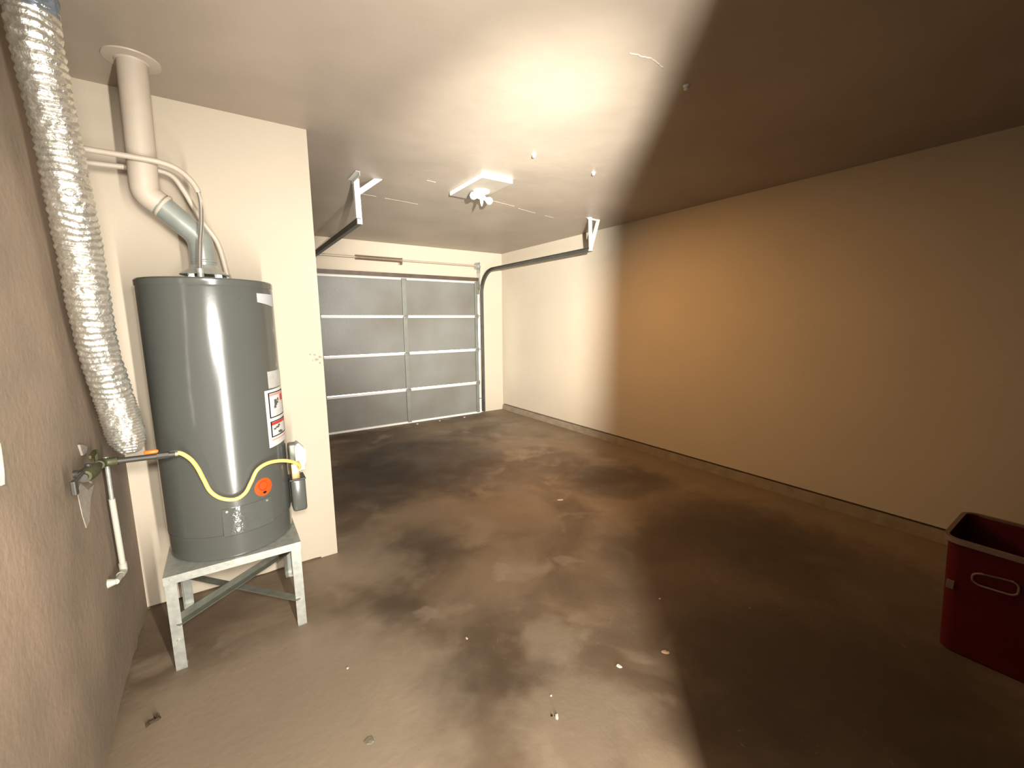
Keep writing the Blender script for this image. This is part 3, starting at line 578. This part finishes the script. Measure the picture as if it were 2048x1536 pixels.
# ------------------------------------------------------------------ flexible duct
fd = thing('flexible_duct', 'silver ribbed foil duct hanging from the ceiling beside the left wall', 'duct', (-0.335, 2.10, 1.03))
ctl = [(-0.360, 1.80, 2.597), (-0.362, 1.85, 2.409), (-0.363, 1.855, 2.282), (-0.362, 1.92, 2.060), (-0.360, 1.94, 1.905), (-0.366, 2.0, 1.754), (-0.366, 2.01, 1.600), (-0.367, 2.05, 1.430), (-0.360, 2.07, 1.331), (-0.352, 2.095, 1.233), (-0.340, 2.10, 1.136), (-0.333, 2.10, 1.070), (-0.331, 2.10, 1.024)]
path = smooth_path(ctl, 60)
cum = [0.0]
for i in range(1, len(path)): cum.append(cum[-1] + (path[i] - path[i - 1]).length)
tot = cum[-1]
def duct(s0, s1, name, m, pitch=0.022, rib=0.0050, crumple=0.0035, step=0.0019):
    b = NB(); seg = 56; rings = []; s = s0; j = 0; N = None
    while s <= s1 + 1e-6:
        while j < len(cum) - 2 and cum[j + 1] < s: j += 1
        t = (s - cum[j]) / max(1e-9, cum[j + 1] - cum[j]); p = path[j].lerp(path[j + 1], min(1, t)); T = (path[min(j + 3, len(path) - 1)] - path[max(j - 2, 0)]).normalized()
        if N is None: N = Vector((0, -1, 0))
        N = (N - T * N.dot(T)).normalized(); B = T.cross(N); end = tot - s; R = 0.055 + 0.0015 * math.sin(s * 9)
        if end < 0.10: R *= math.sqrt(max(0.03, 1 - ((0.10 - end) / 0.105) ** 2.4)) 
        ring = []
        for k in range(seg):
            a = 2 * math.pi * k / seg; q = Vector((math.cos(a) * 3.0, math.sin(a) * 3.0, s * 42))
            ph = (s + 0.9 * max(0.0, s - (tot - 0.22))) / pitch + a / (2 * math.pi) + 0.35 * noise.noise(Vector((math.cos(a) * 1.2, math.sin(a) * 1.2, s * 14)))
            ph -= math.floor(ph); r = R + rib * (1 - abs(2 * ph - 1)) ** 0.8 - rib * 0.5 + crumple * noise.noise(q) 
            ring.append(b.verts.new(p + (N * math.cos(a) + B * math.sin(a)) * r))
        rings.append(ring); s += step
    for i in range(len(rings) - 1):
        for k in range(seg): b.faces.new((rings[i][k], rings[i][(k + 1) % seg], rings[i + 1][(k + 1) % seg], rings[i + 1][k]))
    b.faces.new(rings[0][::-1]); b.faces.new(rings[-1]); bmesh.ops.recalc_face_normals(b, faces=b.faces[:])
    return obj(name, b, m, fd, smooth=75)
duct(0.215, tot - 0.002, 'foil_tube', M['foil'])
duct(0.0, 0.232, 'taped_sleeve', M['foil_blue'], pitch=0.05, rib=0.002, crumple=0.006, step=0.004)['label'] = 'blue-grey taped top end'  # blue-grey upper end of the duct

# ------------------------------------------------------------------ gas pipe with valve, gas hose
gp = thing('gas_pipe', 'black iron gas pipe coming out of the left wall under the foil duct', 'gas pipe', (-0.43, 2.0, 1.0))
obj('pipe_run', tube(NB(), fillet_path([(-0.424, 1.90, 1.010), (-0.424, 2.148, 0.991), (-0.205, 2.150, 0.984)], 0.02, 4), 0.0115, 16), M['iron'], gp, smooth=50)
obj('wall_nipple', tube(NB(), [(XL - 0.001, 1.985, 1.004), (-0.42, 1.985, 1.004)], 0.013, 14), M['iron'], gp, smooth=50)
b = NB(); tube(b, [(-0.424, 1.915, 1.009), (-0.424, 1.93, 1.008), (-0.424, 1.95, 1.006), (-0.424, 2.02, 1.001), (-0.424, 2.04, 1.000), (-0.424, 2.055, 0.999)], [0.019, 0.021, 0.024, 0.024, 0.021, 0.018], 16)
vbody = obj('valve_body', b, M['green_iron'], gp, smooth=40)
obj('elbow', tube(NB(), [(-0.424, 2.105, 0.994), (-0.424, 2.128, 0.992), (-0.416, 2.146, 0.991), (-0.398, 2.150, 0.990), (-0.378, 2.150, 0.990)], [0.017, 0.016, 0.017, 0.016, 0.017], 16), M['green_iron'], gp, smooth=50)
b = NB(); box(b, (-0.428, 1.800, 1.020), (-0.420, 1.985, 1.030), 0.003); tube(b, [(-0.424, 1.975, 1.008), (-0.424, 1.975, 1.036)], 0.009, 12)
obj('valve_lever', b, M['iron'], vbody)
obj('lever_tip', box(NB(), (-0.431, 1.785, 0.985), (-0.417, 1.812, 1.032), 0.004), M['iron'], vbody)
b = NB(); box(b, (-0.440, 2.06, 1.030), (-0.430, 2.15, 1.045), 0.003); tube(b, [(-0.435, 2.145, 0.995), (-0.435, 2.145, 1.045)], 0.007, 10); obj('upper_lever', b, M['green_iron'], gp)
obj('pipe_coupling', tube(NB(), [(-0.262, 2.150, 0.986), (-0.225, 2.150, 0.985)], 0.0145, 8), M['iron'], gp)
of = tag(obj('orange_cap', tube(NB(), [(-0.300, 2.150, 1.0065), (-0.296, 2.150, 1.0065), (-0.262, 2.150, 1.0065), (-0.256, 2.150, 1.0065)], [0.005, 0.0085, 0.0085, 0.004], 16), M['orange'], smooth=50, loc=(-0.28, 2.15, 1.0)), 'small orange plastic cap lying on the black pipe below the duct end', 'cap')
gh = thing('gas_hose', 'yellow gas hose looping across the front of the water heater', 'gas hose', (0.25, 2.33, 0.76))
hp = smooth_path([(-0.218, 2.152, 0.985), (-0.190, 2.158, 0.983), (-0.160, 2.166, 0.950), (-0.140, 2.172, 0.905), (-0.124, 2.176, 0.848), (-0.106, 2.178, 0.790), (-0.072, 2.178, 0.750), (-0.022, 2.178, 0.732), (0.018, 2.182, 0.750), (0.046, 2.188, 0.795), (0.074, 2.198, 0.842), (0.118, 2.212, 0.862), (0.172, 2.236, 0.857), (0.222, 2.264, 0.835), (0.258, 2.300, 0.800), (0.262, 2.328, 0.775), (0.262, 2.352, 0.765)], 8)
obj('hose', tube(NB(), hp, 0.0085, 14), M['yellow'], gh, smooth=60)
obj('hose_nut', tube(NB(), [hp[0] - Vector((0.004, 0, 0)), hp[0] + Vector((0.022, 0.001, 0))], 0.0125, 6), M['galv_dark'], gh)
obj('hose_nut', tube(NB(), [(0.262, 2.336, 0.770), (0.262, 2.358, 0.765)], 0.0125, 6), M['brass'], gh)

# ------------------------------------------------------------------ drain pipe and hook on the left wall
dp = thing('drain_pipe', 'thin vertical white pipe on the left wall with an elbow at its foot', 'pipe', (-0.43, 2.29, 0.48))
obj('upper_tube', tube(NB(), [(-0.432, 2.262, 0.955), (-0.435, 2.272, 0.800)], 0.0075, 14), M['galv'], dp, smooth=50)
obj('lower_tube', tube(NB(), fillet_path([(-0.435, 2.272, 0.805), (-0.436, 2.290, 0.478), (-0.440, 2.170, 0.495)], 0.015, 5), 0.0105, 14), M['white_pipe'], dp, smooth=50)
obj('elbow', tube(NB(), fillet_path([(-0.436, 2.288, 0.515), (-0.436, 2.290, 0.478), (-0.440, 2.245, 0.484)], 0.015, 5), 0.0135, 14), M['white_pipe'], dp, smooth=50)
obj('top_cap', tube(NB(), [(-0.432, 2.262, 0.952), (-0.432, 2.262, 0.972), (-0.432, 2.262, 0.985)], [0.011, 0.012, 0.008], 12), M['galv'], dp, smooth=50)
obj('wall_flange', tube(NB(), [(XL, 2.172, 0.495), (-0.44, 2.172, 0.495)], [0.018, 0.0105], 16), M['white_pipe'], dp, smooth=50)
hk = thing('wall_handle', 'short upright pale bar fixed to the left wall at the picture edge', 'handle', (-0.45, 1.46, 1.19))
obj('bar', tube(NB(), smooth_path([(-0.460, 1.474, 1.236), (-0.459, 1.470, 1.210), (-0.459, 1.462, 1.165), (-0.460, 1.456, 1.140)], 5), 0.0045, 12), M['scar'], hk, smooth=50)
for y, z in ((1.474, 1.234), (1.456, 1.142)): obj('mount', tube(NB(), [(XL, y, z), (-0.459, y, z)], 0.0045, 12), M['scar'], hk, smooth=50)

# ------------------------------------------------------------------ red bin
BX0, BX1, BY0, BY1, BZ = 2.60, 3.02, -0.22, 0.375, 0.545
rb = thing('storage_bin', 'dark red open plastic storage bin with a pale rim on the floor at right', 'bin', (2.81, 0.08, 0))
def rr(x0, x1, y0, y1, r, n=7):
    out = []
    for cx, cy, a0 in ((x1 - r, y1 - r, 0), (x0 + r, y1 - r, 90), (x0 + r, y0 + r, 180), (x1 - r, y0 + r, 270)):
        for k in range(n + 1): a_ = math.radians(a0 + 90 * k / n); out.append((cx + r * math.cos(a_), cy + r * math.sin(a_)))
    return out
def loft(levels, close_in=True):
    b = NB(); R = [[b.verts.new((x, y, z)) for x, y in rr(x0, x1, y0, y1, r)] for x0, x1, y0, y1, r, z in levels]
    for i in range(len(R) - 1):
        for k in range(len(R[0])): b.faces.new((R[i][k], R[i][(k + 1) % len(R[0])], R[i + 1][(k + 1) % len(R[0])], R[i + 1][k]))
    if close_in: b.faces.new(R[0][::-1]); b.faces.new(R[-1])
    bmesh.ops.recalc_face_normals(b, faces=b.faces[:]); return b
def lv(i, z, r=0.05): return (BX0 + i, BX1 - i, BY0 + i, BY1 - i, r, z)
obj('body', loft([lv(0.030, 0.001), lv(0.024, 0.006), lv(0.004, BZ - 0.03), lv(0.0, BZ - 0.006), lv(0.005, BZ - 0.006), lv(0.010, BZ - 0.03), lv(0.034, 0.012)]), M['red'], rb, smooth=40)
b = NB(); Rr = [rr(BX0 - 0.010, BX1 + 0.010, BY0 - 0.010, BY1 + 0.010, 0.06), rr(BX0 + 0.006, BX1 - 0.006, BY0 + 0.006, BY1 - 0.006, 0.045)]
q = [[b.verts.new((x, y, z)) for x, y in Rr[i]] for i, z in ((0, BZ - 0.022), (0, BZ), (1, BZ), (1, BZ - 0.022))]; n = len(q[0])
for i in range(4):
    for k in range(n): b.faces.new((q[i][k], q[i][(k + 1) % n], q[(i + 1) % 4][(k + 1) % n], q[(i + 1) % 4][k]))
bmesh.ops.recalc_face_normals(b, faces=b.faces[:]); obj('rim', b, M['rim'], rb, smooth=40)['label'] = 'pale worn rim'
hl = [Vector((2.600, y, z)) for y, z in [(0.255, 0.420), (0.160, 0.432), (0.145, 0.420), (0.145, 0.385), (0.160, 0.372), (0.255, 0.366), (0.275, 0.378), (0.275, 0.408)]]
obj('handle', tube(NB(), fillet_path(hl + [hl[0], hl[1]], 0.012, 3), 0.0045, 8), M['rim'], rb, smooth=50)['label'] = 'pale outlined oblong grip'
obj('sticker', box(NB(), (2.6015, 0.325, 0.305), (2.6070, 0.350, 0.345), 0.001), M['rim'], rb)['label'] = 'small tan sticker'

# ------------------------------------------------------------------ bits on the floor
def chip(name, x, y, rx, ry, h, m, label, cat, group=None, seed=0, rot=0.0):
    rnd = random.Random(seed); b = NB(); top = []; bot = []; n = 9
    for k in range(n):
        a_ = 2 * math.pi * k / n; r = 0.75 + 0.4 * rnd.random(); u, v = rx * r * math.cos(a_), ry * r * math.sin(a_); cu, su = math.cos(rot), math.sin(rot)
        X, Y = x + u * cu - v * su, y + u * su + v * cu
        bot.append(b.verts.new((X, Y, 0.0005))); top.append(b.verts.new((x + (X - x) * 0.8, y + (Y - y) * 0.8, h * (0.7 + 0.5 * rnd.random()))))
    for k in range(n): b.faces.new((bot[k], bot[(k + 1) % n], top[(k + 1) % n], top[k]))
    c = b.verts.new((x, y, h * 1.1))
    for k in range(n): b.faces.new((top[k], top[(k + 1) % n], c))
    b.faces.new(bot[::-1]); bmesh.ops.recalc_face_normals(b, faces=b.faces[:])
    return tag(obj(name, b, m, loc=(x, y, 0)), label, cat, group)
G = 'pale crumbs on the floor'
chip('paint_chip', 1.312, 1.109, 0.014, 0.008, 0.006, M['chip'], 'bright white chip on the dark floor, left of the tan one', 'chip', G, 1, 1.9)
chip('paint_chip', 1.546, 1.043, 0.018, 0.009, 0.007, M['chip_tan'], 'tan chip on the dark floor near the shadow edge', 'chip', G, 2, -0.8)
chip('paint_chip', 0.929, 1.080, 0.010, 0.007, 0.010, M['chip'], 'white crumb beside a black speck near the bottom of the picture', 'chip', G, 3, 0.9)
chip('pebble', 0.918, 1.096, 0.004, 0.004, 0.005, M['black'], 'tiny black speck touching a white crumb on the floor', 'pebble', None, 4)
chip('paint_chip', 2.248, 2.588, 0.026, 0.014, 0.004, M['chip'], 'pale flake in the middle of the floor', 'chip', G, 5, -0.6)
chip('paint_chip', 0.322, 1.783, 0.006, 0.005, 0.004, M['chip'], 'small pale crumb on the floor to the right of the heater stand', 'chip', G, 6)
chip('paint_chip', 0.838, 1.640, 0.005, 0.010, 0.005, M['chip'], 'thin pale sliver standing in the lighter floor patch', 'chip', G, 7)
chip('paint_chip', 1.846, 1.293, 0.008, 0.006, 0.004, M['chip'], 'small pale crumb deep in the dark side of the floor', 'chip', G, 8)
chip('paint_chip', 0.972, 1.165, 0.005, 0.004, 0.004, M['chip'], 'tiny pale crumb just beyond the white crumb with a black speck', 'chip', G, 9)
for k, (x, y) in enumerate([(2.271, 5.86), (2.63, 5.85), (3.05, 5.84)]):  # solid pale flecks standing in for daylight spots under the door
    chip('paint_chip', x, y, 0.016, 0.012, 0.008, M['chip'], ['pale crumb at the garage door foot, under the centre stile', 'pale crumb at the garage door foot, middle of the right bay', 'pale crumb at the garage door foot, nearest the right track'][k], 'chip', 'pale crumbs at the garage door foot', 20 + k)
chip('bottle_cap', 0.306, 1.399, 0.019, 0.019, 0.003, M['disc'], 'round flat grey-green disc stuck on the floor near the picture bottom', 'disc', None, 11)
lf = thing('dry_leaf', 'dark brown curled dry leaf on the floor near the left wall', 'leaf', (-0.349, 1.947, 0))
for k, (dx, dy, rx, ry, rot) in enumerate([(0, 0, 0.020, 0.009, 0.3), (-0.018, -0.006, 0.014, 0.005, 0.9), (0.006, 0.010, 0.010, 0.008, -0.5)]):
    c = chip('blade', -0.349 + dx, 1.947 + dy, rx, ry, 0.010 + 0.003 * k, M['leaf'], 'x', 'x', None, 30 + k, rot)
    for kk in ('label', 'category'): del c[kk]
    c.location = (dx, dy, 0); c.parent = lf
